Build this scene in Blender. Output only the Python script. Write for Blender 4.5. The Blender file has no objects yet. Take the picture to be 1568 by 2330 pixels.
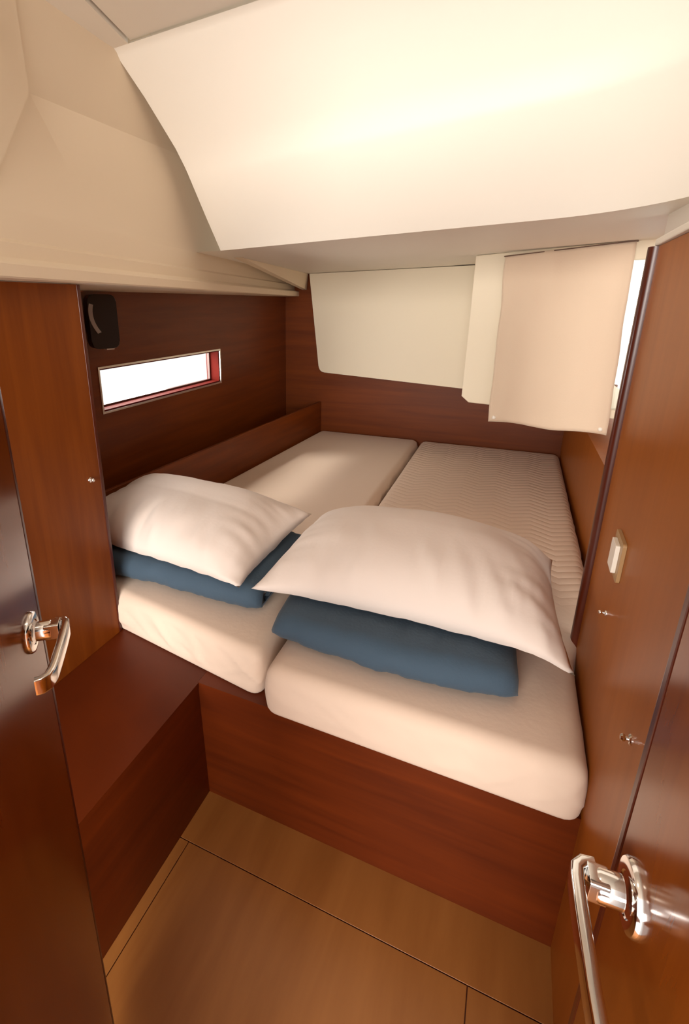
import bpy, bmesh, math, random
from math import sin, cos, pi, radians
from mathutils import Vector, Matrix, noise

C = bpy.context.scene.collection
scene = bpy.context.scene
random.seed(4)

# ------------------------------------------------------------------ camera
YAW, PITCH, ROLL = radians(-24.869), radians(17.4946), radians(-0.4397)
FPX, PPX, PPY = 1119.19, 640.545, 1046.83


def look_matrix():
    ya = Matrix.Rotation(YAW, 3, 'Z')
    base = Matrix(((1, 0, 0), (0, 0, -1), (0, 1, 0)))
    p = Matrix.Rotation(PITCH, 3, 'X')
    ro = Matrix.Rotation(ROLL, 3, 'Z')
    m = ro @ p @ base @ ya            # world -> camera (x right, y down, z ahead)
    flip = Matrix(((1, 0, 0), (0, -1, 0), (0, 0, -1)))
    return (flip @ m).transposed()


cd = bpy.data.cameras.new('camera')
cam = bpy.data.objects.new('camera', cd)
C.objects.link(cam)
cam.matrix_world = Matrix.Translation((0, 0, 1.4)) @ look_matrix().to_4x4()
cd.sensor_fit = 'VERTICAL'
cd.sensor_height = 36
cd.lens = FPX * 36 / 2330
cd.shift_x = (784 - PPX) / 2330
cd.shift_y = -(1165 - PPY) / 2330
cd.clip_start = 0.02
scene.camera = cam

# ------------------------------------------------------------------ light
world = bpy.data.worlds.new('world')
scene.world = world
world.use_nodes = True
bg = world.node_tree.nodes['Background']
bg.inputs['Color'].default_value = (1.0, 0.95, 0.88, 1)
bg.inputs['Strength'].default_value = 1.35


def lamp(name, kind, loc, target, energy, color, **kw):
    l = bpy.data.lights.new(name, kind)
    l.energy = energy
    l.color = color
    for k, v in kw.items():
        setattr(l, k, v)
    o = bpy.data.objects.new(name, l)
    C.objects.link(o)
    o.location = loc
    d = Vector(target) - Vector(loc)
    o.rotation_euler = d.to_track_quat('-Z', 'Y').to_euler()
    return o


# daylight reaching the cabin door from the saloon and companionway behind
lamp('saloon_daylight', 'AREA', (0.0, -4.2, 1.62), (-0.3, 1.6, 1.25), 425, (1.0, 0.93, 0.86),
     shape='RECTANGLE', size=3.6, size_y=1.6)
# sky and water light outside the hull port
lamp('port_daylight', 'AREA', (-2.0, 1.95, 1.12), (0.0, 2.15, 1.0), 50, (1.0, 0.93, 0.86), shape='RECTANGLE', size=1.3, size_y=0.7)
# unseen warm fill added inside the door to brighten walls, floor and overhead
lamp('cabin_fill', 'POINT', (-0.30, 0.34, 1.90), (0, 0, 0), 1.3, (1.0, 0.86, 0.70), shadow_soft_size=0.06)
# sun through the hull port
lamp('sun', 'SUN', (-4, -1, 4), (-4 + 0.56, -1 + 0.30, 4 - 0.54), 7.0, (1.0, 0.92, 0.82), angle=radians(16))

scene.view_settings.view_transform = 'Standard'
scene.view_settings.look = 'None'
scene.view_settings.gamma = 1
scene.view_settings.use_curve_mapping = False
scene.view_settings.exposure = 0.12


# ------------------------------------------------------------------ materials
def lin(r, g, b):
    f = lambda c: (c / 255 / 12.92) if c <= 10 else ((c / 255 + 0.055) / 1.055) ** 2.4
    return (f(r), f(g), f(b), 1)


def mat(name, col, rough=0.5, metal=0.0, spec=0.5):
    m = bpy.data.materials.new(name)
    m.use_nodes = True
    b = m.node_tree.nodes['Principled BSDF']
    b.inputs['Base Color'].default_value = col
    b.inputs['Roughness'].default_value = rough
    b.inputs['Metallic'].default_value = metal
    b.inputs['Specular IOR Level'].default_value = spec
    return m


def nodes(m):
    return m.node_tree.nodes, m.node_tree.links, m.node_tree.nodes['Principled BSDF']


def wood(name, c1, c2, scale, rough=0.3, spec=0.5, bands=None):
    """streaky veneer: noise stretched along the grain; scale = per-axis frequency"""
    m = mat(name, c1, rough, 0, spec)
    n, l, b = nodes(m)
    tc = n.new('ShaderNodeTexCoord')
    mp = n.new('ShaderNodeMapping')
    mp.inputs['Scale'].default_value = scale
    l.new(tc.outputs['Object'], mp.inputs['Vector'])
    nz = n.new('ShaderNodeTexNoise')
    nz.inputs['Scale'].default_value = 1.0
    nz.inputs['Detail'].default_value = 5
    nz.inputs['Roughness'].default_value = 0.6
    nz.inputs['Distortion'].default_value = 0.4
    l.new(mp.outputs['Vector'], nz.inputs['Vector'])
    cr = n.new('ShaderNodeValToRGB')
    cr.color_ramp.elements[0].position = 0.3
    cr.color_ramp.elements[0].color = c2
    cr.color_ramp.elements[1].position = 0.72
    cr.color_ramp.elements[1].color = c1
    l.new(nz.outputs['Fac'], cr.inputs['Fac'])
    l.new(cr.outputs['Color'], b.inputs['Base Color'])
    bp = n.new('ShaderNodeBump')
    bp.inputs['Strength'].default_value = 0.04
    bp.inputs['Distance'].default_value = 0.001
    l.new(nz.outputs['Fac'], bp.inputs['Height'])
    l.new(bp.outputs['Normal'], b.inputs['Normal'])
    return m


def cloth(name, col, scale=60, bump=0.25, rough=0.9, wrinkle=0.0):
    m = mat(name, col, rough, 0, 0.15)
    n, l, b = nodes(m)
    b.inputs['Sheen Weight'].default_value = 0.1
    tc = n.new('ShaderNodeTexCoord')
    nz = n.new('ShaderNodeTexNoise')
    nz.inputs['Scale'].default_value = scale
    nz.inputs['Detail'].default_value = 4
    l.new(tc.outputs['Object'], nz.inputs['Vector'])
    bp = n.new('ShaderNodeBump')
    bp.inputs['Strength'].default_value = bump
    bp.inputs['Distance'].default_value = 0.002
    l.new(nz.outputs['Fac'], bp.inputs['Height'])
    l.new(bp.outputs['Normal'], b.inputs['Normal'])
    return m


M_RED, M_DARKRED = lin(142, 79, 24), lin(118, 60, 13)
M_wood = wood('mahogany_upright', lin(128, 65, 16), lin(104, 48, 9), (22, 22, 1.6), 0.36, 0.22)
M_amber_lit = wood('mahogany_amber_lit', lin(170, 97, 34), lin(157, 87, 27), (22, 22, 1.6), 0.34, 0.22)  # amber mahogany, lightened so the colour carries light missing on the right walls
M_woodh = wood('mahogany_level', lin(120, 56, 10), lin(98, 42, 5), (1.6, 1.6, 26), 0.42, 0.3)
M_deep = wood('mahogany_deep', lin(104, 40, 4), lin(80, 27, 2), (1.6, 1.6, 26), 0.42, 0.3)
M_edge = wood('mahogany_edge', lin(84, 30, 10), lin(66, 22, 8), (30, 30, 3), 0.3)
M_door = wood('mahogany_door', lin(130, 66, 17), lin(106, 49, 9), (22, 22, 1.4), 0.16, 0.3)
M_floor = wood('oak_floor', lin(166, 108, 52), lin(140, 85, 35), (9, 1.3, 9), 0.38)
M_gel = mat('cream_moulding', lin(238, 231, 219), 0.5, 0, 0.3)
M_liner = mat('cream_liner', lin(228, 210, 184), 0.6, 0, 0.3)
M_panel = mat('cream_panel', lin(240, 228, 204), 0.5, 0, 0.3)
M_chrome = mat('chrome', (0.86, 0.84, 0.82, 1), 0.10, 1.0)
M_brushed = mat('satin_metal', (0.78, 0.72, 0.66, 1), 0.3, 1.0)
M_black = mat('black_plastic', lin(22, 18, 18), 0.4)
M_grey = mat('grey_plastic', lin(165, 160, 155), 0.5)
M_white = mat('white_plastic', lin(245, 238, 226), 0.35)
M_beige = mat('beige_plastic', lin(176, 140, 96), 0.4)
M_rail = mat('dark_rail', lin(96, 66, 48), 0.6)  # plain dark brown for the rail above the curtain
M_frame_red = mat('window_rebate', lin(92, 18, 9), 0.7, 0, 0.08)
M_pillow = cloth('pillow_cotton', lin(232, 219, 210), 90, 0.15)
M_blanket = cloth('blue_blanket', lin(68, 86, 102), 120, 0.4, 0.75)
M_curtain = cloth('curtain_cloth', lin(222, 200, 176), 140, 0.25)
M_matt = cloth('mattress_cover', lin(228, 206, 187), 70, 0.2)
M_glass = bpy.data.materials.new('port_glass')      # thin pane: clear with a faint gloss
M_glass.use_nodes = True
_n, _l = M_glass.node_tree.nodes, M_glass.node_tree.links
_t, _g, _m = _n.new('ShaderNodeBsdfTransparent'), _n.new('ShaderNodeBsdfGlossy'), _n.new('ShaderNodeMixShader')
_t.inputs['Color'].default_value = (0.97, 0.98, 0.98, 1)
_g.inputs['Roughness'].default_value = 0.03
_m.inputs['Fac'].default_value = 0.06
_l.new(_t.outputs[0], _m.inputs[1])
_l.new(_g.outputs[0], _m.inputs[2])
_l.new(_m.outputs[0], _n['Material Output'].inputs['Surface'])


def quilt_material():
    """mattress ticking with zigzag quilting as fine relief"""
    m = cloth('quilted_cover', lin(227, 204, 185), 70, 0.2)
    n, l, b = nodes(m)
    tc = n.new('ShaderNodeTexCoord')
    sp = n.new('ShaderNodeSeparateXYZ')
    l.new(tc.outputs['Object'], sp.inputs['Vector'])

    def mth(op, a, bb=None):
        q = n.new('ShaderNodeMath')
        q.operation = op
        for i, v in enumerate((a, bb)):
            if v is None:
                continue
            if isinstance(v, (int, float)):
                q.inputs[i].default_value = v
            else:
                l.new(v, q.inputs[i])
        return q.outputs[0]
    zig = mth('MULTIPLY', mth('PINGPONG', sp.outputs['X'], 0.075), 0.55)
    ph = mth('MULTIPLY', mth('ADD', sp.outputs['Y'], zig), 2 * pi / 0.042)
    wv = mth('ABSOLUTE', mth('SINE', mth('MULTIPLY', ph, 0.5)))
    h = mth('POWER', wv, 0.5)
    mr_ = n.new('ShaderNodeMapRange')          # plain cloth over the near end
    mr_.interpolation_type = 'SMOOTHSTEP'
    mr_.inputs['From Min'].default_value = 1.45
    mr_.inputs['From Max'].default_value = 1.75
    l.new(sp.outputs['Y'], mr_.inputs['Value'])
    zz = mth('GREATER_THAN', sp.outputs['Z'], ZM - 0.012)
    h = mth('MULTIPLY', h, mth('MULTIPLY', mr_.outputs[0], zz))
    bp = n.new('ShaderNodeBump')
    bp.inputs['Strength'].default_value = 0.5
    bp.inputs['Distance'].default_value = 0.006
    l.new(h, bp.inputs['Height'])
    old = b.inputs['Normal'].links[0].from_socket
    l.new(old, bp.inputs['Normal'])
    l.new(bp.outputs['Normal'], b.inputs['Normal'])
    return m


ZM = 0.531          # mattress top
M_quilt = quilt_material()


# ------------------------------------------------------------------ helpers
def tag(o, label=None, cat=None, group=None, kind=None):
    for k, v in (('label', label), ('category', cat), ('group', group), ('kind', kind)):
        if v:
            o[k] = v
    return o


def link(name, me, m, parent=None):
    o = bpy.data.objects.new(name, me)
    if m:
        me.materials.append(m)
    C.objects.link(o)
    if parent:
        o.parent = parent
    return o


def mesh_obj(name, verts, faces, m, parent=None, smooth=False):
    me = bpy.data.meshes.new(name)
    me.from_pydata([tuple(v) for v in verts], [], faces)
    me.validate()
    me.update()
    bm = bmesh.new()
    bm.from_mesh(me)
    bmesh.ops.recalc_face_normals(bm, faces=bm.faces)
    bm.to_mesh(me)
    bm.free()
    if smooth:
        for p in me.polygons:
            p.use_smooth = True
    return link(name, me, m, parent)


def bm_obj(name, bm, m, parent=None, smooth=False, angle=None):
    bmesh.ops.recalc_face_normals(bm, faces=bm.faces)
    me = bpy.data.meshes.new(name)
    bm.to_mesh(me)
    bm.free()
    if smooth:
        for p in me.polygons:
            p.use_smooth = True
        if angle:
            me.set_sharp_from_angle(angle=radians(angle))
    o = link(name, me, m, parent)
    return o


def weighted(o):
    for p in o.data.polygons:
        p.use_smooth = True
    w = o.modifiers.new('normals', 'WEIGHTED_NORMAL')
    w.keep_sharp = True
    return o


def empty(name, loc=(0, 0, 0), rz=0):
    o = bpy.data.objects.new(name, None)
    C.objects.link(o)
    o.location = loc
    o.rotation_euler = (0, 0, rz)
    o.empty_display_size = 0.05
    return o


def add_prism(bm, pts, z0, z1, bev=0.0, seg=2, M=None):
    """closed outline in plan, raised from z0 to z1, optional rounded edges"""
    lo = [bm.verts.new((p[0], p[1], z0)) for p in pts]
    hi = [bm.verts.new((p[0], p[1], z1)) for p in pts]
    n = len(pts)
    fs = [bm.faces.new(lo[::-1]), bm.faces.new(hi)]
    for i in range(n):
        fs.append(bm.faces.new((lo[i], lo[(i + 1) % n], hi[(i + 1) % n], hi[i])))
    geo = list(set(e for f in fs for e in f.edges))
    vs = lo + hi
    if bev > 0:
        r = bmesh.ops.bevel(bm, geom=geo, offset=bev, segments=seg, profile=0.5, affect='EDGES', clamp_overlap=True)
        vs = list(set(v for f in r['faces'] for v in f.verts))
        for f in fs:
            if f.is_valid:
                vs += list(f.verts)
        vs = list(set(vs))
    if M is not None:
        bmesh.ops.transform(bm, matrix=M, verts=vs)
    return vs


def prism(name, pts, z0, z1, m, parent=None, bev=0.0, seg=2, M=None):
    bm = bmesh.new()
    add_prism(bm, pts, z0, z1, bev, seg, M)
    o = bm_obj(name, bm, m, parent)
    return weighted(o) if bev else o


def rect(x0, y0, x1, y1):
    return [(x0, y0), (x1, y0), (x1, y1), (x0, y1)]


def frame(o, ax, ay, az):
    """matrix whose columns are the given axes at o"""
    return Matrix(((ax[0], ay[0], az[0], o[0]), (ax[1], ay[1], az[1], o[1]), (ax[2], ay[2], az[2], o[2]), (0, 0, 0, 1)))


def rounded(pts, r, seg=5):
    """round the corners of a closed 2-D outline"""
    out = []
    n = len(pts)
    for i in range(n):
        p, a, b = Vector(pts[i]), Vector(pts[i - 1]), Vector(pts[(i + 1) % n])
        rr = r[i] if isinstance(r, (list, tuple)) else r
        if rr <= 0:
            out.append(tuple(p))
            continue
        u, v = (a - p).normalized(), (b - p).normalized()
        ang = math.acos(max(-1, min(1, u.dot(v))))
        d = min(rr / math.tan(ang / 2), (a - p).length * .45, (b - p).length * .45)
        s, e = p + u * d, p + v * d
        for k in range(seg + 1):
            t = k / seg
            out.append(tuple((1 - t) ** 2 * s + 2 * t * (1 - t) * p + t * t * e))
    return out


def resample(pts, step):
    out = []
    n = len(pts)
    for i in range(n):
        a, b = Vector(pts[i]), Vector(pts[(i + 1) % n])
        k = max(1, int(round((b - a).length / step)))
        for j in range(k):
            out.append(a.lerp(b, j / k))
    return out


def lathe(bm, prof, M=None, n=28):
    """prof = [(radius, height)]; turned about local z"""
    rings = []
    for r, h in prof:
        if r < 1e-6:
            rings.append([bm.verts.new((0, 0, h))])
        else:
            rings.append([bm.verts.new((r * cos(2 * pi * k / n), r * sin(2 * pi * k / n), h)) for k in range(n)])
    for a, b in zip(rings, rings[1:]):
        for k in range(n):
            k2 = (k + 1) % n
            if len(a) == 1 and len(b) > 1:
                bm.faces.new((a[0], b[k], b[k2]))
            elif len(b) == 1 and len(a) > 1:
                bm.faces.new((a[k], a[k2], b[0]))
            elif len(a) > 1:
                bm.faces.new((a[k], a[k2], b[k2], b[k]))
    if M is not None:
        bmesh.ops.transform(bm, matrix=M, verts=[v for r in rings for v in r])


# ------------------------------------------------------------------ the setting
ZP = 0.396          # berth platform
ZM = 0.531          # mattress top
YF = 3.31           # far wall
XH = -1.493         # hull side
Z_LIP = 1.455
YB = -0.45          # where the cabin ends behind the camera

# floor: margin boards round a lift-out hatch, joints recessed
fl = mesh_obj('floor', [(-0.78, YB, -0.004), (0.34, YB, -0.004), (0.34, 0.95, -0.004), (-0.78, 0.95, -0.004),
                        (-0.78, YB, -0.05), (0.34, YB, -0.05), (0.34, 0.95, -0.05), (-0.78, 0.95, -0.05)],
              [(0, 1, 2, 3), (4, 5, 6, 7), (0, 1, 5, 4), (1, 2, 6, 5), (2, 3, 7, 6), (3, 0, 4, 7)], M_edge)
tag(fl, 'light oak cabin sole with a lift-out hatch', None, None, 'structure')
HX0, HX1, HY1 = -0.645, 0.073, 0.771
g = 0.0022
prism('floor_panel', rect(HX0, YB + .02, HX1, HY1), -0.003, 0.0, M_floor, fl, 0.001, 1)
prism('floor_board', rect(-0.78, HY1 + g, 0.34, 0.95), -0.003, 0.0, M_floor, fl, 0.001, 1)
prism('floor_board', rect(-0.78, YB + .02, HX0 - g, HY1), -0.003, 0.0, M_floor, fl, 0.001, 1)
prism('floor_board', rect(HX1 + g, YB + .02, 0.34, HY1), -0.003, 0.0, M_floor, fl, 0.001, 1)


# hull side with a slit port cut through it
def plane_with_hole(x, y0, y1, z0, z1, hy0, hy1, hz0, hz1, t):
    ys, zs = [y0, hy0, hy1, y1], [z0, hz0, hz1, z1]
    V, F = [], []
    idx = {}
    for s in (0, 1):
        for i in range(4):
            for j in range(4):
                idx[s, i, j] = len(V)
                V.append((x - s * t, ys[i], zs[j]))
    for s in (0, 1):
        for i in range(3):
            for j in range(3):
                if (i, j) != (1, 1):
                    F.append((idx[s, i, j], idx[s, i + 1, j], idx[s, i + 1, j + 1], idx[s, i, j + 1]))
    for (a, b) in (((1, 1), (2, 1)), ((2, 1), (2, 2)), ((2, 2), (1, 2)), ((1, 2), (1, 1))):
        F.append((idx[0, a[0], a[1]], idx[0, b[0], b[1]], idx[1, b[0], b[1]], idx[1, a[0], a[1]]))
    for (a, b) in (((0, 0), (3, 0)), ((3, 0), (3, 3)), ((3, 3), (0, 3)), ((0, 3), (0, 0))):
        F.append((idx[0, a[0], a[1]], idx[0, b[0], b[1]], idx[1, b[0], b[1]], idx[1, a[0], a[1]]))
    return V, F


WY0, WY1, WZ0, WZ1 = 1.492, 2.405, 0.985, 1.163
V, F = plane_with_hole(XH, YB, YF + .04, 0.2, 1.60, WY0, WY1, WZ0, WZ1, 0.035)
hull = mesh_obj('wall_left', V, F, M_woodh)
tag(hull, 'dark mahogany hull side above the berth', None, None, 'structure')

# port: rebate lining, outer frame, glass
win = empty('window_1', (XH, (WY0 + WY1) / 2, WZ0))
tag(win, 'narrow slit port glowing white in the hull side', None, None, 'structure')


def ring_frame(name, y0, y1, z0, z1, w, x0, x1, m, parent, loc):
    o2 = [(y0, z0), (y1, z0), (y1, z1), (y0, z1)]
    i2 = [(y0 + w, z0 + w), (y1 - w, z0 + w), (y1 - w, z1 - w), (y0 + w, z1 - w)]
    V, F = [], []
    for x in (x0, x1):
        for q in (o2, i2):
            V += [(x - loc[0], a - loc[1], b - loc[2]) for a, b in q]
    for k in range(4):
        k2 = (k + 1) % 4
        F += [(k, k2, 4 + k2, 4 + k), (8 + k, 8 + k2, 12 + k2, 12 + k), (k, k2, 8 + k2, 8 + k), (4 + k, 4 + k2, 12 + k2, 12 + k)]
    return mesh_obj(name, V, F, m, parent)


wl = win.location
ring_frame('window_frame', WY0 - .006, WY1 + .006, WZ0 - .006, WZ1 + .006, 0.008, XH + .004, XH - .004, M_brushed, win, wl)
ring_frame('window_lining', WY0 + .002, WY1 - .002, WZ0 + .002, WZ1 - .002, 0.006, XH - .0045, XH - .085, M_frame_red, win, wl)
ring_frame('window_gasket', WY0 + .008, WY1 - .008, WZ0 + .008, WZ1 - .008, 0.008, XH - .060, XH - .075, M_edge, win, wl)
gl = mesh_obj('window_glass', [(XH - x - wl[0], y - wl[1], z - wl[2]) for x in (.064, .070) for y, z in
                               ((WY0 + .012, WZ0 + .012), (WY1 - .012, WZ0 + .012), (WY1 - .012, WZ1 - .012), (WY0 + .012, WZ1 - .012))],
              [(0, 1, 2, 3), (4, 5, 6, 7), (0, 1, 5, 4), (1, 2, 6, 5), (2, 3, 7, 6), (3, 0, 4, 7)], M_glass, win)

# far wall: stops low under the cockpit well on the right
BX0, BX1, ZBOX = -0.20, 0.52, 0.955
far = prism('wall_far', [(-1.54, 0.2), (BX1 + .04, 0.2), (BX1 + .04, ZBOX), (BX0 - .02, ZBOX), (BX0 - .02, 1.62), (-1.54, 1.62)],
            0, 0.03, M_woodh, None, 0, 1, frame((0, YF + .03, 0), (1, 0, 0), (0, 0, 1), (0, -1, 0)))
tag(far, 'mahogany wall across the far end of the berth', None, None, 'structure')

# inner wall with the switch, its dark solid edge, and the recess beyond
WR = [(0.222, YB), (0.236, 0.62), (0.240, 0.92), (0.252, 1.355)]
wr = prism('wall_right', WR + [(0.275, 1.355), (0.262, YB)], 0.0, 1.512, M_amber_lit)
tag(wr, 'mahogany bulkhead carrying the light switch', None, None, 'structure')
bm = bmesh.new()
add_prism(bm, rounded(rect(0.236, 1.345, 0.268, 1.378), 0.013, 4), 0.2, 1.512)
po = bm_obj('trim_1', bm, M_edge, None, True, 40)
tag(po, 'dark solid edge of the bulkhead', None, None, 'structure')
XR = 0.335
rc = prism('wall_recess', [(XR, 1.378), (XR, YF), (BX1 + .03, YF), (BX1 + .03, 1.378)], 0.2, 0.862, M_amber_lit)
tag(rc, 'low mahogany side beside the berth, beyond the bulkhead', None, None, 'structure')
ro = prism('wall_outer', [(BX1, 1.378), (BX1, 2.30), (BX1 + .03, 2.30), (BX1 + .03, 1.378)], 0.862, 1.64, M_amber_lit)
tag(ro, 'mahogany side above the ledge, beyond the bulkhead', None, None, 'structure')

# hanging-locker side
XP = -1.046
pt = prism('wall_partition', [(XP, YB), (XP, 1.002), (XP - .012, 1.002), (XP - .012, 1.014), (XH + .001, 1.014), (XH + .001, 0.996), (XP - .022, 0.996), (XP - .022, YB)],
           ZP + .001, 1.4545, M_wood)
tag(pt, 'mahogany locker side behind the open door', None, None, 'structure')
prism('edge_strip', rect(XP - .012, 1.002, XP + .002, 1.014), ZP + .001, 1.4545, M_edge, pt, 0.002, 2)

# ---- overhead: moulded cockpit underside
SK = 0.216


def yprof(y, x, sk):
    return y - sk * (x + 1.062)


prof = [(1.752, 1.600, .216), (1.747, 1.606, .216), (1.740, 1.614, .216), (1.660, 1.705, .21), (1.575, 1.806, .20), (1.562, 1.822, .195), (1.545, 1.840, .18),
        (1.500, 1.882, .16), (1.430, 1.932, .13), (1.365, 1.978, .10), (1.262, 2.040, .06), (1.252, 2.046, .06), (1.240, 2.05, .06)]
XS = 0.305          # cream side above the bulkhead
cols = []
xs = [-1.062, -0.9, -0.7, -0.5, -0.3, -0.15, -0.05, 0.03]
R = XS - 0.03
V, rows = [], []
for (y, z, sk) in prof:
    row = []
    for x in xs:
        row.append((x, yprof(y, x, sk), z))
    for k in range(1, 11):
        a = k / 10 * pi / 2
        x = 0.03 + R * sin(a)
        row.append((x, yprof(y, x, sk) - 0.8 * R * (1 - cos(a)), z))
    row.append((XS, 0.62, z))
    row.append((XS, 0.3, z))
    row.append((XS, YB, z))
    rows.append(row)
V = [p for r in rows for p in r]
nc = len(rows[0])
F = []
for i in range(len(rows) - 1):
    for j in range(nc - 1):
        F.append((i * nc + j, i * nc + j + 1, (i + 1) * nc + j + 1, (i + 1) * nc + j))
# soffit under the cockpit
b0 = len(V)
back = [(-1.335, 3.34), (-0.9, 3.34), (-0.5, 3.34), (-0.28, 3.34), (-0.2, 3.34)]
soff = [rows[0][j] for j in range(nc - 3)]
# soffit as a fan of quads to a back line
for j, p in enumerate(soff):
    t = j / (len(soff) - 1)
    V.append((-1.335 + t * (0.56 + 1.335), 3.34 - max(0, t - .6) * 0.2, 1.600 + max(0, t - .45) * .055))
for j in range(len(soff) - 1):
    F.append((j, j + 1, b0 + j + 1, b0 + j))
# soffit edge out to the liner, and the end face of the moulding
V += [(-1.19, 1.752, 1.600), (-1.47, 3.34, 1.600)]
F.append((0, b0, len(V) - 1, len(V) - 2))
e0 = len(V)
for (y, z, sk) in prof:
    V.append((-1.062, 2.3, z))
for i in range(len(prof) - 1):
    F.append((i * nc, (i + 1) * nc, e0 + i + 1, e0 + i))
ceil = mesh_obj('ceiling', V, F, M_gel, None, True)
ceil.data.set_sharp_from_angle(angle=radians(35))
tag(ceil, 'cream moulded overhead under the cockpit', None, None, 'structure')
# flat headliner ahead of it and its lift-out panel
yb_l = prof[-1][0]
top = mesh_obj('ceiling_panel', [(-0.995, 1.236, 2.056), (0.2, 1.165, 2.056), (0.2, YB, 2.056), (-0.60, YB, 2.056),
                                 (-0.995, 1.236, 2.09), (0.2, 1.165, 2.09), (0.2, YB, 2.09), (-0.60, YB, 2.09)],
               [(0, 1, 2, 3), (4, 5, 6, 7), (0, 1, 5, 4), (1, 2, 6, 5), (2, 3, 7, 6), (3, 0, 4, 7)], M_gel)
top.parent = ceil
last = rows[-1]
Vb = [(-1.062, 1.240, 2.05), (-1.003, 1.2365, 2.05), (-0.61, YB, 2.05), (-1.062, YB, 2.05)]
rim = mesh_obj('ceiling_rim', Vb + [(v[0], v[1], 2.075) for v in Vb], [(0, 1, 2, 3), (4, 5, 6, 7), (0, 1, 5, 4), (1, 2, 6, 5), (2, 3, 7, 6), (3, 0, 4, 7)], M_gel, ceil)
Vb = [(XS + .001, 0.95, 2.05), (0.195, 1.02, 2.05), (0.195, YB, 2.05), (XS + .001, YB, 2.05)]
mesh_obj('ceiling_rim', [(-1.0, 1.2395, 2.052), (XS + .02, 1.155, 2.052), (XS + .02, YB, 2.052), (0.19, YB, 2.052), (0.19, 1.160, 2.052), (-0.995, 1.2345, 2.052)],
         [(0, 1, 4, 5), (1, 2, 3, 4)], M_gel, ceil)
prism('deck', rect(-1.75, YB, 0.62, 2.42), 2.12, 2.15, M_gel, ceil)
mesh_obj('ceiling_gusset', [(-1.12, 2.02, 1.599), (-1.31, 3.275, 1.599), (-1.33, 3.30, 1.497), (-1.16, 2.02, 1.599), (-1.35, 3.275, 1.599), (-1.36, 3.30, 1.497)],
         [(0, 1, 2), (3, 4, 5), (0, 1, 4, 3), (1, 2, 5, 4), (2, 0, 3, 5)], M_liner, ceil)
# cream side above the bulkhead, down to the trim along its top
sd = prism('wall_upper', [(XS, YB), (XS, 1.60), (XS + .03, 1.60), (XS + .03, YB)], 1.512, 2.06, M_gel)
tag(sd, 'cream side above the bulkhead', None, None, 'structure')
tr = prism('trim_2', [(0.219, YB), (0.231, 0.62), (0.231, 0.92), (0.246, 1.36), (0.262, 1.40), (0.33, 1.40), (0.33, YB)], 1.513, 1.528, M_gel, None, 0.004, 2)
tag(tr, 'cream trim along the top of the bulkhead', None, None, 'structure')


# ---- overhead: liner on the hull side, with its lip
def lipx(y):
    return -0.975 - 0.172 * (y - 0.9)


# section: (inward offset, z); swept along the lip line
sec = [(-0.42, 1.4565), (-0.05, 1.4565), (-0.004, 1.4565), (0.0, 1.460), (0.0, 1.484), (-0.003, 1.4885), (-0.026, 1.4905), (-0.034, 1.500),
       (-0.036, 1.530), (-0.046, 1.538), (-0.052, 1.5995)]
ysl = [YB, 0.2, 0.6, 0.9, 1.2, 1.5, 1.745, 2.0, 2.5, 3.0, 3.335]
V, F = [], []
for y in ysl:
    for o_, z in sec:
        V.append((max(lipx(y) + o_, XH - 0.2), y, z))
ns = len(sec)
for i in range(len(ysl) - 1):
    for j in range(ns - 1):
        F.append((i * ns + j, i * ns + j + 1, (i + 1) * ns + j + 1, (i + 1) * ns + j))
lip = mesh_obj('trim_3', V, F, M_liner, None, True)
lip.data.set_sharp_from_angle(angle=radians(28))
tag(lip, 'cream lip along the top of the hull side', None, None, 'structure')

# liner face above the lip, creased so its facets shape in a patch of light
def ln(y, z, o=0.0):
    return (lipx(y) - 0.052 + o, y, z)


LP = {
    'a': ln(YB, 1.5995), 'b': ln(0.75, 1.5995), 'c': ln(1.25, 1.5995), 'd': ln(1.80, 1.5995), 'd2': ln(2.4, 1.5995),
    'e': (-1.085, 0.972, 1.871), 'f': (-1.092, 1.095, 1.70), 'g': (-1.140, 1.80, 1.905), 'g2': (-1.24, 2.4, 1.95),
    'h': (-1.035, 0.90, 1.93), 'i': (-0.96, YB, 1.93), 'j': (-1.03, 1.80, 2.12), 'k': (-1.01, 0.9, 2.12), 'l': (-0.99, YB, 2.12), 'j2': (-1.15, 2.4, 2.12),
}
keys = list(LP)
ix = {k: i for i, k in enumerate(keys)}
LF = ['abhi', 'bfeh', 'bcf', 'fgep', 'cdgf']
faces = [('a', 'b', 'h', 'i'), ('b', 'f', 'e', 'h'), ('b', 'c', 'f'), ('f', 'c', 'd', 'g'), ('f', 'g', 'e'), ('e', 'g', 'k'), ('g', 'j', 'k'), ('e', 'k', 'h'),
         ('h', 'k', 'l', 'i'), ('d', 'd2', 'g2', 'g'), ('g', 'g2', 'j2', 'j')]
li = mesh_obj('ceiling_side', [LP[k] for k in keys], [tuple(ix[k] for k in f) for f in faces], M_liner)
for p in li.data.polygons:
    p.use_smooth = True
for e in li.data.edges:
    if set(e.vertices) in ({ix['e'], ix['f']}, {ix['e'], ix['g']}):
        e.use_edge_sharp = True
tag(li, 'cream overhead liner on the hull side, light patch put into its folds', None, None, 'structure')

# ------------------------------------------------------------------ berth, seat, boards
bb = empty('berth', (-0.25, 0.92, 0))
tag(bb, 'dark mahogany box base carrying the two mattresses', 'bed')
def loc(o, pts):
    return [(p[0] - o.location.x, p[1] - o.location.y) for p in pts]


prism('face_panel', loc(bb, rect(-0.69, 0.920, 0.250, 0.938)), 0.0005, ZP - .018, M_deep, bb)
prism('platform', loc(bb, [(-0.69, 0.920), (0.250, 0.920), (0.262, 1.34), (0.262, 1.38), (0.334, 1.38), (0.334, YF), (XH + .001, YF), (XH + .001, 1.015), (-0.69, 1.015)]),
      ZP - .018, ZP, M_deep, bb)

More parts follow.
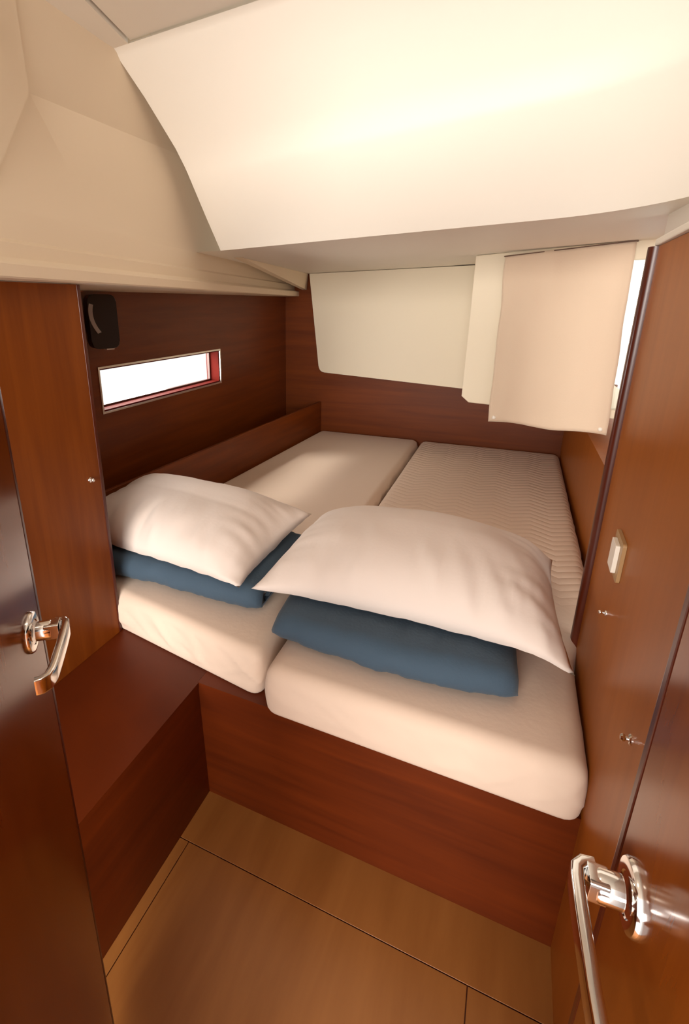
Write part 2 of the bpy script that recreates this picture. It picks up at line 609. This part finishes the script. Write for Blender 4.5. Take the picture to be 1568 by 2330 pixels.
st = empty('seat_locker', (-0.86, 0.5, 0))
tag(st, 'mahogany locker seat between the open handle door and the berth', 'seat')
prism('seat_top', loc(st, [(XP - .02, YB + .02), (-0.687, YB + .02), (-0.687, 0.9195), (-0.6905, 0.9195), (-0.6905, 1.0145), (XH + .002, 1.0145), (XH + .002, 1.0150), (XH + .002, 0.994), (XP - .02, 0.994)]),
      ZP - .018, ZP, M_deep, st)
mesh_obj('seat_face', [(p[0] + .86, p[1] - .5, p[2]) for p in
                        ((-0.688, YB + .02, ZP - .018), (-0.688, 0.919, ZP - .018), (-0.674, 0.919, 0.0005), (-0.674, YB + .02, 0.0005),
                         (-0.708, YB + .02, ZP - .018), (-0.708, 0.919, ZP - .018), (-0.694, 0.919, 0.0005), (-0.694, YB + .02, 0.0005))],
         [(0, 1, 2, 3), (4, 5, 6, 7), (0, 1, 5, 4), (1, 2, 6, 5), (2, 3, 7, 6), (3, 0, 4, 7)], M_deep, st)

lb0, lb1 = (-1.345, 1.03), (-1.212, YF - .001)
lb = prism('trim_4', [lb0, lb1, (lb1[0] - .018, lb1[1]), (lb0[0] - .018, lb0[1])], ZP + .0005, 0.735, M_woodh, None, 0.003, 2)
tag(lb, 'low mahogany board along the hull edge of the mattress', None, None, 'structure')


# ------------------------------------------------------------------ mattresses
def cushion(name, outline, z0, z1, r, m, amp=0.004, seed=0, crown=0.006, corner=0.05, step=0.014):
    if sum(outline[k][0] * outline[(k + 1) % len(outline)][1] - outline[(k + 1) % len(outline)][0] * outline[k][1] for k in range(len(outline))) < 0:
        outline = outline[::-1]
    m_ = len(outline)
    W = [Vector(p) for p in outline]
    dirs = [(W[(k + 1) % m_] - W[k]).normalized() for k in range(m_)]
    lens = [max(2, int((W[(k + 1) % m_] - W[k]).length / step)) for k in range(m_)]

    def ring(d):
        """outline moved inward by d, corners rounded, always the same number of points"""
        Q = []
        for k in range(m_):
            a, b = dirs[k - 1], dirs[k]
            na, nb = Vector((-a.y, a.x)), Vector((-b.y, b.x))
            h = (na + nb)
            Q.append(W[k] + h * (d / (1 + na.dot(nb))))
        out = []
        ends = []
        for k in range(m_):
            p, a, b = Q[k], Q[k - 1], Q[(k + 1) % m_]
            dd = max(0.006, corner - d * .8)
            s_, e_ = p + (a - p).normalized() * dd, p + (b - p).normalized() * dd
            ends.append((s_, p, e_))
        for k in range(m_):
            s_, p, e_ = ends[k]
            for q in range(7):
                t = q / 6
                out.append((1 - t) ** 2 * s_ + 2 * t * (1 - t) * p + t * t * e_)
            nxt = ends[(k + 1) % m_][0]
            for q in range(1, lens[k]):
                out.append(e_.lerp(nxt, q / lens[k]))
        return out
    pts = ring(0)
    n = len(pts)
    cen = sum(pts, Vector((0, 0))) / n
    rings = []
    rb = 0.009
    prof = [(rb, z0), (rb * .3, z0 + rb * .3), (0, z0 + rb)]
    for k in range(1, 11):
        prof.append((-.004 * sin(pi * k / 11), z0 + rb + (z1 - r - z0 - rb) * k / 11))
    for k in range(0, 7):
        a = k / 6 * pi / 2
        prof.append((r * (1 - cos(a)), z1 - r + r * sin(a)))
    V, F = [], []
    for d, z in prof:
        for q in ring(d):
            V.append(Vector((q.x, q.y, z)))
    inner = ring(r)
    for k in range(1, 14):
        s = 1 - k / 14
        for i in range(n):
            q = cen.lerp(inner[i], s)
            V.append(Vector((q.x, q.y, z1 + crown * (1 - s * s))))
    nr = len(prof) + 13
    for k in range(nr - 1):
        for i in range(n):
            i2 = (i + 1) % n
            F.append((k * n + i, k * n + i2, (k + 1) * n + i2, (k + 1) * n + i))
    V.append(Vector((cen.x, cen.y, z1 + crown)))
    c = len(V) - 1
    for i in range(n):
        F.append(((nr - 1) * n + i, (nr - 1) * n + (i + 1) % n, c))
    F.append(tuple(range(n - 1, -1, -1)))
    for k, v in enumerate(V):
        if v.z > z0 + 0.02:
            w = noise.noise(Vector((v.x * 9 + seed, v.y * 9, v.z * 14)))
            w2 = noise.noise(Vector((v.x * 22 + v.z * 30 + seed, v.y * 6, v.z * 8)))
            c1 = noise.noise(Vector(((v.x + v.y) * 8 + v.z * 7 + seed, v.z * 4, 3)))
            c2 = noise.noise(Vector(((v.x + v.y) * 9 - v.z * 10 + seed, v.z * 3, 8)))
            crease = (1 - min(1, abs(c1) * 5)) ** 1.5 + .8 * (1 - min(1, abs(c2) * 5)) ** 1.5
            sidew = max(0.0, min(1.0, (z1 - .012 - v.z) / .03)) * min(1.0, (v.z - z0 - .02) / .02)
            dv = Vector((v.x - cen.x, v.y - cen.y, 0)).normalized()
            V[k] = v - dv * (amp * (abs(w + .8 * w2) - .9 * crease) * sidew)
    return mesh_obj(name, V, F, m, None, True)


mr = cushion('mattress', [(-0.478, 0.902), (0.2385, 0.899), (0.2395, 1.28), (0.318, 1.60), (0.331, 3.285), (-0.488, 3.285)],
             ZP + .001, ZM, 0.038, M_quilt, 0.004, 3.1, corner=0.042)
tag(mr, 'quilted beige mattress section nearest the bulkhead with the light switch', 'mattress', 'berth mattresses')
ml = cushion('mattress', [(-0.504, 0.936), (-1.046, 1.017), (-1.33, 1.05), (-1.322, 1.5), (-1.206, 3.29), (-0.506, 3.29)],
             ZP + .001, ZM, 0.034, M_matt, 0.008, 8.7, corner=0.042)
tag(ml, 'plain beige mattress section along the hull side under the slit port', 'mattress', 'berth mattresses')


# ------------------------------------------------------------------ folded blankets
def blanket(name, length, depth, seed, T=0.024, gap=0.030, front=0.0):
    """sheet folded over twice; local x along the fold, y into the bed, z up"""
    hh = 2 * gap
    path = []
    zb = T / 2
    for k in range(9):
        path.append((0.045 + (depth - .02 - .045) * k / 8, zb + gap))
    for k in range(1, 5):
        a = -pi / 2 + pi * k / 5
        path.append((depth - .02 + gap / 2 * cos(a), zb + gap * 1.5 + gap / 2 * sin(a)))
    for k in range(11):
        path.append((depth - .02 - (depth - .02 - gap) * k / 10, zb + hh))
    for k in range(1, 8):
        a = pi / 2 + pi * k / 8
        path.append((gap + gap * cos(a), zb + gap + gap * sin(a)))
    for k in range(10):
        path.append((gap + (depth - gap) * k / 9, zb))
    P = [Vector(p) for p in path]
    L, Rr = [], []
    for i, p in enumerate(P):
        t = (P[min(i + 1, len(P) - 1)] - P[max(i - 1, 0)]).normalized()
        nn = Vector((-t.y, t.x))
        L.append(p + nn * T * .48)
        Rr.append(p - nn * T * .48)
    sec = L + Rr[::-1]
    ns, nx = len(sec), 48
    V, F = [], []
    for i in range(nx + 1):
        u = i / nx
        x = (u - .5) * length
        e = min(u, 1 - u) * length
        for j, s in enumerate(sec):
            y, z = s
            w = noise.noise(Vector((x * 14 + seed, y * 10, z * 20))) * .004 + noise.noise(Vector((x * 45 + seed, y * 9, z * 25))) * .0034
            sq = 1 - 0.30 * math.exp(-e / .022)
            zz = max(0.0006, z * sq + w * min(1, z / .03))
            xe = noise.noise(Vector((y * 8 + seed, z * 30, u * 2))) * .008 * math.exp(-e / .05)
            V.append((x + xe, y + w * 1.3 + 0.012 * sin(u * 5 + seed) + .022 * math.exp(-e / .02), zz))
    for i in range(nx):
        for j in range(ns):
            j2 = (j + 1) % ns
            F.append((i * ns + j, i * ns + j2, (i + 1) * ns + j2, (i + 1) * ns + j))
    F.append(tuple(range(ns)))
    F.append(tuple(nx * ns + j for j in range(ns - 1, -1, -1)))
    return mesh_obj(name, V, F, M_blanket, None, True)


b1 = blanket('blanket', 0.60, 0.42, 1.7)
b1.location = (-0.198, 1.005, ZM + .006)
b1.rotation_euler.z = radians(3)
tag(b1, 'thick blue folded blanket on the quilted mattress, its rounded fold facing out', 'blanket', 'folded blue blankets')
b2 = blanket('blanket', 0.62, 0.40, 6.2)
b2.location = (-0.895, 1.085, ZM + .005)
b2.rotation_euler.z = radians(4)
tag(b2, 'blue folded blanket tucked against the locker side by the slit port', 'blanket', 'folded blue blankets')


# ------------------------------------------------------------------ pillows
def pillow(name, w, d, h, seed, lift, wr=0.011):
    """lift(x, y) = height of what it rests on; local x width, y depth"""
    nu, nv = 64, 48
    V, F = [], []

    def pt(i, j, s):
        u, v = -1 + 2 * i / nu, -1 + 2 * j / nv
        # edges bow in between pointed corners
        x = u * w / 2 * (1 - 0.055 * (1 - v * v) * abs(u) ** 3) 
        y = v * d / 2 * (1 - 0.085 * (1 - u * u) * abs(v) ** 3)
        f = max(0.0, (1 - abs(u) ** 2.6)) ** .62 * max(0.0, (1 - abs(v) ** 2.4)) ** .62
        e = min(1 - abs(u), 1 - abs(v))
        k1 = (noise.noise(Vector((x * 26 + seed + y * 8, y * 6, s))) + .6 * noise.noise(Vector((x * 55 + seed, y * 9, s)))) * (0.12 + .9 * max(0, -v + .1) ** 1.5)
        k2 = noise.noise(Vector((x * 7, y * 30 + seed, s + 4))) * (0.02 + .7 * abs(u) ** 3)
        k3 = noise.noise(Vector((x * 6 + seed, y * 6, s + 9)))
        wk = (wr * (k1 + k2) + .010 * k3) * min(1, e * 7)
        if s > 0:
            z = h * .78 * f + wk
        else:
            z = -h * .22 * f
        base = lift(x, y)
        return Vector((x, y, base + h * .22 * (0.35 + .65 * f) + z + 0.004 * noise.noise(Vector((x * 25, y * 25, seed))) * (1 - min(1, e * 8))))
    top, bot = {}, {}
    for i in range(nu + 1):
        for j in range(nv + 1):
            top[i, j] = len(V)
            V.append(pt(i, j, 1))
            if i in (0, nu) or j in (0, nv):
                bot[i, j] = top[i, j]
            else:
                bot[i, j] = len(V)
                V.append(pt(i, j, -1))
    for i in range(nu):
        for j in range(nv):
            F.append((top[i, j], top[i + 1, j], top[i + 1, j + 1], top[i, j + 1]))
            F.append((bot[i, j], bot[i, j + 1], bot[i + 1, j + 1], bot[i + 1, j]))
    return mesh_obj(name, V, F, M_pillow, None, True)


p1 = pillow('pillow', 0.80, 0.60, 0.165, 2.3, lambda x, y: 0.0 - 0.05 * max(0, (x - .31)) / .09 * .5 - .02 * max(0, y / .3))
p1.location = (-0.195, 1.37, ZM + .096)
p1.rotation_euler = (0, 0, radians(1))
tag(p1, 'plump white pillow on the blue blanket of the quilted mattress, one corner overhanging', 'pillow', 'white pillows')
p2 = pillow('pillow', 0.74, 0.50, 0.15, 7.9, lambda x, y: 0.03 * max(0, y / .25) + .05 * max(0, -x / .37) ** 2)
p2.location = (-0.985, 1.33, ZM + .092)
p2.rotation_euler = (0, 0, radians(-3))
tag(p2, 'white pillow leaning by the slit port, cut off by the locker side', 'pillow', 'white pillows')

# ------------------------------------------------------------------ cockpit well panels
U = Vector((cos(radians(-12.2)), sin(radians(-12.2)), 0))
N = Vector((U.y, -U.x, 0))            # towards the camera
Zax = Vector((0, 0, 1))
PB = Vector((-1.29, 3.255, 0))
pout = [(-0.005, 1.598), (0.085, 0.955), (1.11, 0.928), (1.13, 1.598)]
ap = prism('access_panel', rounded(pout, [0, .05, .02, 0], 6), 0, 0.03, M_panel, None, 0.012, 4, frame(PB - N * .03, U, Zax, N))
tag(ap, 'wide cream panel hanging over the foot of the berth, its lower corner rounded', 'panel')

Q = Vector((-0.196, 2.44, 0))         # top inner corner of the well front
wb = empty('window_2', tuple(Q))
tag(wb, 'cream cockpit port surround behind the hanging cloth', None, None, 'structure')
L = 0.74
# front plate with an opening
Mq = frame((0, 0, 0), U, Zax, N)


def plate(name, outer, inner, t, m, parent, M, bev=0.006):
    bm = bmesh.new()
    no, ni = len(outer), len(inner)
    va = [[bm.verts.new((p[0], p[1], z)) for p in outer] for z in (0, t)]
    vb = [[bm.verts.new((p[0], p[1], z)) for p in inner] for z in (0, t)]
    for s in (0, 1):
        for i in range(4):
            pass
    # both outlines have the same number of points
    for i in range(no):
        i2 = (i + 1) % no
        for s in (0, 1):
            bm.faces.new((va[s][i], va[s][i2], vb[s][i2], vb[s][i]))
        bm.faces.new((va[0][i], va[0][i2], va[1][i2], va[1][i]))
        bm.faces.new((vb[0][i], vb[0][i2], vb[1][i2], vb[1][i]))
    es = [e for e in bm.edges if e.verts[0].co.z > t * .5 and e.verts[1].co.z > t * .5 and len(e.link_faces) == 2
          and abs(e.link_faces[0].normal.dot(e.link_faces[1].normal)) < .5]
    bm.normal_update()
    es = [e for e in bm.edges if min(e.verts[0].co.z, e.verts[1].co.z) > t * .5 and abs(e.calc_face_angle(0)) > .5]
    bmesh.ops.bevel(bm, geom=es, offset=bev, segments=3, profile=.5, affect='EDGES')
    bmesh.ops.transform(bm, matrix=M, verts=bm.verts)
    return weighted(bm_obj(name, bm, m, parent))


outer = [(0.0, 1.598), (0.0, 0.985), (0.035, 0.958), (L, 0.952), (L, 1.627)]
inner = [(0.26, 1.55), (0.26, 1.0), (0.265, 0.992), (0.685, 0.992), (0.685, 1.55)]
plate('window_frame', outer, inner, 0.03, M_panel, wb, frame(-N * .03, U, Zax, N))
mesh_obj('window_glass', [U * a + Zax * b + N * c for c in (-.02, -.014) for a, b in ((.255, .985), (.69, .985), (.69, 1.555), (.255, 1.555))],
         [(0, 1, 2, 3), (4, 5, 6, 7), (0, 1, 5, 4), (1, 2, 6, 5), (2, 3, 7, 6), (3, 0, 4, 7)], M_glass, wb)
# cheeks and floor closing the well behind the plate
c0, c1 = Q - N * .029, Vector((-0.19, YF + .03, 0))
ck = prism('window_cheek', [(c0.x, c0.y), (c0.x + .015, c0.y), (c1.x + .01, c1.y), (c1.x - .01, c1.y)], 0.990, 1.599, M_panel, wb)
ck.location = -Q
e1 = Q + U * L - N * .029
bt = prism('window_sill', [(c0.x + .06, c0.y), (e1.x, e1.y), (BX1 - .001, YF), (-0.18, YF)], 0.957, 0.972, M_panel, wb)
bt.location = -Q

# ------------------------------------------------------------------ hanging cloth over the cockpit port
cu = empty('curtain', tuple(Q + U * .34 + N * .03))
tag(cu, 'beige cloth curtain hanging flat over the cockpit port', 'curtain')
nu, nv = 40, 48
V, F = [], []
CT, CB = 1.587, 0.893
for s in (0, 1):
    for i in range(nu + 1):
        for j in range(nv + 1):
            a, b = i / nu, j / nv
            l0 = -.205 + .012 * b + .006 * noise.noise(Vector((0, b * 5, 2)))
            r0 = .234 + .024 * b + .006 * noise.noise(Vector((3, b * 4, 2)))
            x = l0 + (r0 - l0) * a
            ct = CT + .026 * a
            z = ct - (ct - CB) * b + b * .006 * sin(a * 9)
            wv = 0.010 * b * sin(a * 7 + 1.2) + 0.008 * noise.noise(Vector((x * 6, z * 3.5, 5))) + 0.004 * noise.noise(Vector((x * 24, z * 6, 1)))
            hem = .002 if (b > .95 or a < .035 or a > .965 or b < .03) else 0
            n_ = 0.012 + wv + (.0028 if s else -hem * 0) + (hem if s else 0)
            p = U * x + N * n_
            V.append((p.x, p.y, z))
nn = (nu + 1) * (nv + 1)
idx = lambda s, i, j: s * nn + i * (nv + 1) + j
for i in range(nu):
    for j in range(nv):
        for s in (0, 1):
            F.append((idx(s, i, j), idx(s, i + 1, j), idx(s, i + 1, j + 1), idx(s, i, j + 1)))
for i in range(nu):
    for j in (0, nv):
        F.append((idx(0, i, j), idx(0, i + 1, j), idx(1, i + 1, j), idx(1, i, j)))
for j in range(nv):
    for i in (0, nu):
        F.append((idx(0, i, j), idx(0, i, j + 1), idx(1, i, j + 1), idx(1, i, j)))
mesh_obj('cloth', V, F, M_curtain, cu, True)
UT = (U + Zax * .060).normalized()
rl = prism('rail', rect(-.21, -.004, .240, .022), .0015, .005, M_rail, cu, 0, 1, frame(Zax * (CT + .0125), UT, N, UT.cross(N)))
for a, zz in ((-.170, CB + .022), (.234, CB + .024)):
    bm = bmesh.new()
    ua = (a + .193) / .451
    nf = .012 + .010 * sin(ua * 7 + 1.2) + .008 * noise.noise(Vector((a * 6, zz * 3.5, 5))) + .004 * noise.noise(Vector((a * 24, zz * 6, 1))) + .0045
    lathe(bm, [(0, 0.006), (.006, .0055), (.008, .003), (.0085, 0)], frame(U * a + N * nf + Zax * zz, U, Zax, N), 16)
    bm_obj('snap_stud', bm, M_white, cu, True)

# ------------------------------------------------------------------ doors with lever handles
def box_ob(name, o, ax, ay, az, sx, sy, sz, m, parent, bev=0.0, seg=2):
    return prism(name, rect(0, 0, sx, sy), 0, sz, m, parent, bev, seg, frame(o, ax, ay, az))


def lever_handle(parent, rose_pos, n, d, lever_len, neck):
    """rose on the door, square neck along n, lever along d with a returned tip"""
    h = empty('door_handle')
    h.parent = parent
    h['label'] = 'chrome lever handle'
    up = Vector((0, 0, 1))
    bm = bmesh.new()
    lathe(bm, [(0, 0), (.027, 0), (.027, .0025), (.0258, .0045), (.023, .0055), (.0165, .0055), (.0155, .0045), (.0, .0045)],
          frame(rose_pos, d, up, n), 40)
    o = bm_obj('rose', bm, M_chrome, h, True, 35)
    bm = bmesh.new()
    lathe(bm, [(0, .0), (.0125, .0), (.0125, .016), (.0115, .018), (.0, .018)], frame(rose_pos + n * .0078, d, up, n), 32)
    bm_obj('collar', bm, M_chrome, h, True, 35)
    # square neck
    prism('neck', rounded(rect(-.010, -.011, .010, .011), .003, 3), .018, neck, M_chrome, h, 0.0012, 2, frame(rose_pos, d, up, n))
    # lever: flat bar, tip turned back to the door
    path = [(-.010, neck - .006), (-.009, neck + .002), (-.003, neck + .007), (.006, neck + .008), (.03, neck + .008), (.08, neck + .007),
            (lever_len - .016, neck + .006), (lever_len - .006, neck + .003), (lever_len - .001, neck - .003), (lever_len, neck - .009)]
    V, F = [], []
    pv = [Vector(p) for p in path]
    hw, ht = .0105, .0048
    cs = rounded([(-ht, -hw), (ht, -hw), (ht, hw), (-ht, hw)], .0028, 3)
    for i, p in enumerate(pv):
        t = (pv[min(i + 1, len(pv) - 1)] - pv[max(i - 1, 0)]).normalized()
        nn = Vector((-t.y, t.x))
        for a, b in cs:
            q = p + nn * a
            V.append(rose_pos + d * q.x + n * q.y + up * b)
    nc = len(cs)
    for i in range(len(pv) - 1):
        for j in range(nc):
            j2 = (j + 1) % nc
            F.append((i * nc + j, i * nc + j2, (i + 1) * nc + j2, (i + 1) * nc + j))
    F.append(tuple(range(nc)))
    F.append(tuple((len(pv) - 1) * nc + j for j in range(nc)))
    o = mesh_obj('lever', V, F, M_chrome, h, True)
    o.data.set_sharp_from_angle(angle=radians(50))
    return h


def door(name, label, edge, n, d, width, z0, z1, rose_t, rose_z, lever_len, neck):
    """edge = free edge in plan, n = normal of the seen face, d = along the door towards the hinge"""
    n, d, up = Vector((*n, 0)).normalized(), Vector((*d, 0)).normalized(), Vector((0, 0, 1))
    E0 = Vector((*edge, 0))
    r = empty(name, tuple(E0))
    tag(r, label, None, None, 'structure')
    # leaf
    prism('door_leaf', rounded(rect(.012, -.022, width, 0), 0.0, 1), z0, z1, M_door, r, 0.002, 2, frame((0, 0, 0), d, n, up))
    prism('door_edging', rounded(rect(0, -.022, .012, 0), [.003, .003, .003, .003], 3), z0, z1, M_edge, r, 0, 2, frame((0, 0, 0), d, n, up))
    lever_handle(r, d * rose_t + up * rose_z, n, d, lever_len, neck)
    return r


door('door_1', 'mahogany door with a chrome lever, open beside the locker seat', (-.566, .403), (.777, .630), (.630, -.777), 0.45, 0.03, 1.62,
     0.060, 0.995, 0.106, 0.036)
ROSE2 = (0.1366, 0.3540, 0.9560)
DR = (ROSE2[0] - .030 * .053, ROSE2[1] + .999 * .053)
door('door_2', 'glossy mahogany door with a large chrome lever, folded back on the bulkhead', DR, (-.999, -.030), (.030, -.999), 0.60, 0.03, 1.50,
     0.053, ROSE2[2], 0.116, 0.032)


# ------------------------------------------------------------------ small fittings
def wall_point(y):
    for a, b in zip(WR, WR[1:]):
        if a[1] <= y <= b[1]:
            t = (y - a[1]) / (b[1] - a[1])
            d = Vector((b[0] - a[0], b[1] - a[1], 0)).normalized()
            return Vector((a[0] + (b[0] - a[0]) * t, y, 0)), Vector((-d.y, d.x, 0)), d


p, n, d = wall_point(1.085)
sw = empty('light_switch', tuple(p + Zax * .915))
tag(sw, 'small light switch with a white rocker on the mahogany bulkhead', 'switch')
prism('plate', rounded(rect(-.042, -.042, .042, .042), .006, 4), 0, .007, M_beige, sw, 0.002, 2, frame((0, 0, 0), d, Zax, n))
prism('rocker', rounded(rect(-.024, -.03, .024, .03), .004, 3), .007, .015, M_white, sw, 0.002, 2, frame((0, 0, 0), d, Zax, n))


def button(name, pos, n, r, label, grp=None, cat='catch'):
    b = empty(name, tuple(pos))
    tag(b, label, cat, grp)
    d_ = Vector((-n.y, n.x, 0))
    bm = bmesh.new()
    lathe(bm, [(0, 0), (r, 0), (r, .0015), (r * .85, .003), (r * .45, .0035)], frame((0, 0, 0), d_, Zax, n), 20)
    bm_obj('base', bm, M_chrome, b, True, 40)
    bm = bmesh.new()
    lathe(bm, [(r * .45, .003), (r * .4, .007), (r * .65, .009), (r * .7, .012), (r * .45, .0145), (0, .015)], frame((0, 0, 0), d_, Zax, n), 20)
    bm_obj('knob', bm, M_chrome, b, True, 40)
    return b


p, n, d = wall_point(1.095)
button('door_catch', p + Zax * .775, n, .006, 'tiny chrome catch on the bulkhead below the light switch', 'chrome catches')
p, n, d = wall_point(0.765)
button('door_catch', p + Zax * .755, n, .0085, 'small chrome catch on the bulkhead just above the large door lever', 'chrome catches')
button('locker_knob', Vector((XP, 0.965, 0.931)), Vector((1, 0, 0)), .008, 'small chrome knob on the mahogany locker side', None, 'knob')
for yy in (1.80, 1.84):
    bm = bmesh.new()
    lathe(bm, [(0, 0), (.008, 0), (.008, .001), (.006, .003), (0, .004)], frame((0, 0, 0), (0, 1, 0), (0, 0, 1), (-1, 0, 0)), 16)
    o = bm_obj('screw_cap', bm, M_brushed, None, True)
    o.location = (XR, yy, .835 if yy < 1.82 else .835)
    tag(o, 'tiny pale screw cap under the curtain corner, %s of the pair' % ('nearer the bulkhead' if yy < 1.82 else 'nearer the berth foot'), 'screw cap', 'screw caps under the curtain')

# black device high on the hull side
dv = empty('wall_device', (XH, 1.505, 1.345))
tag(dv, 'black rounded device with a curved grey strip, high on the hull side', 'device')
dn = Vector((cos(radians(-28)), sin(radians(-28)), 0))
du = Vector((-dn.y, dn.x, 0))
o0 = dn * .055
prism('housing', rounded(rect(-.054, -.098, .052, .098), .028, 6), 0, .05, M_black, dv, 0.012, 4, frame(o0 - du * .0, du, Zax, dn))
prism('mount', rounded(rect(-.03, -.04, .03, .04), .008, 3), -.055 / cos(radians(28)) * .0 - .02, .001, M_black, dv, 0, 2, frame(o0, du, Zax, dn))
prism('foot', rect(-.03, -.04, .03, .04), 0.0, .05, M_black, dv, 0, 2, frame((0, 0, 0), (0, 1, 0), (0, 0, 1), (1, 0, 0)))
V, F = [], []
for k in range(13):
    a = radians(-24 + 48 * k / 12)
    for rr in (.150, .165):
        for hh in (.049, .054):
            q = du * (.112 - rr * cos(a) + .020 * (k / 12 - .5) * -1) + Zax * (rr * sin(a) * .8 + .012) + dn * hh + o0
            V.append(q)
for k in range(12):
    b = k * 4
    F += [(b, b + 1, b + 5, b + 4), (b + 2, b + 3, b + 7, b + 6), (b, b + 2, b + 6, b + 4), (b + 1, b + 3, b + 7, b + 5)]
F += [(0, 1, 3, 2), (48, 49, 51, 50)]
mesh_obj('grey_strip', V, F, M_grey, dv)
prism('tip', rounded(rect(.0, -.103, .03, -.097), .002, 2), .015, .045, M_white, dv, 0, 2, frame(o0, du, Zax, dn))
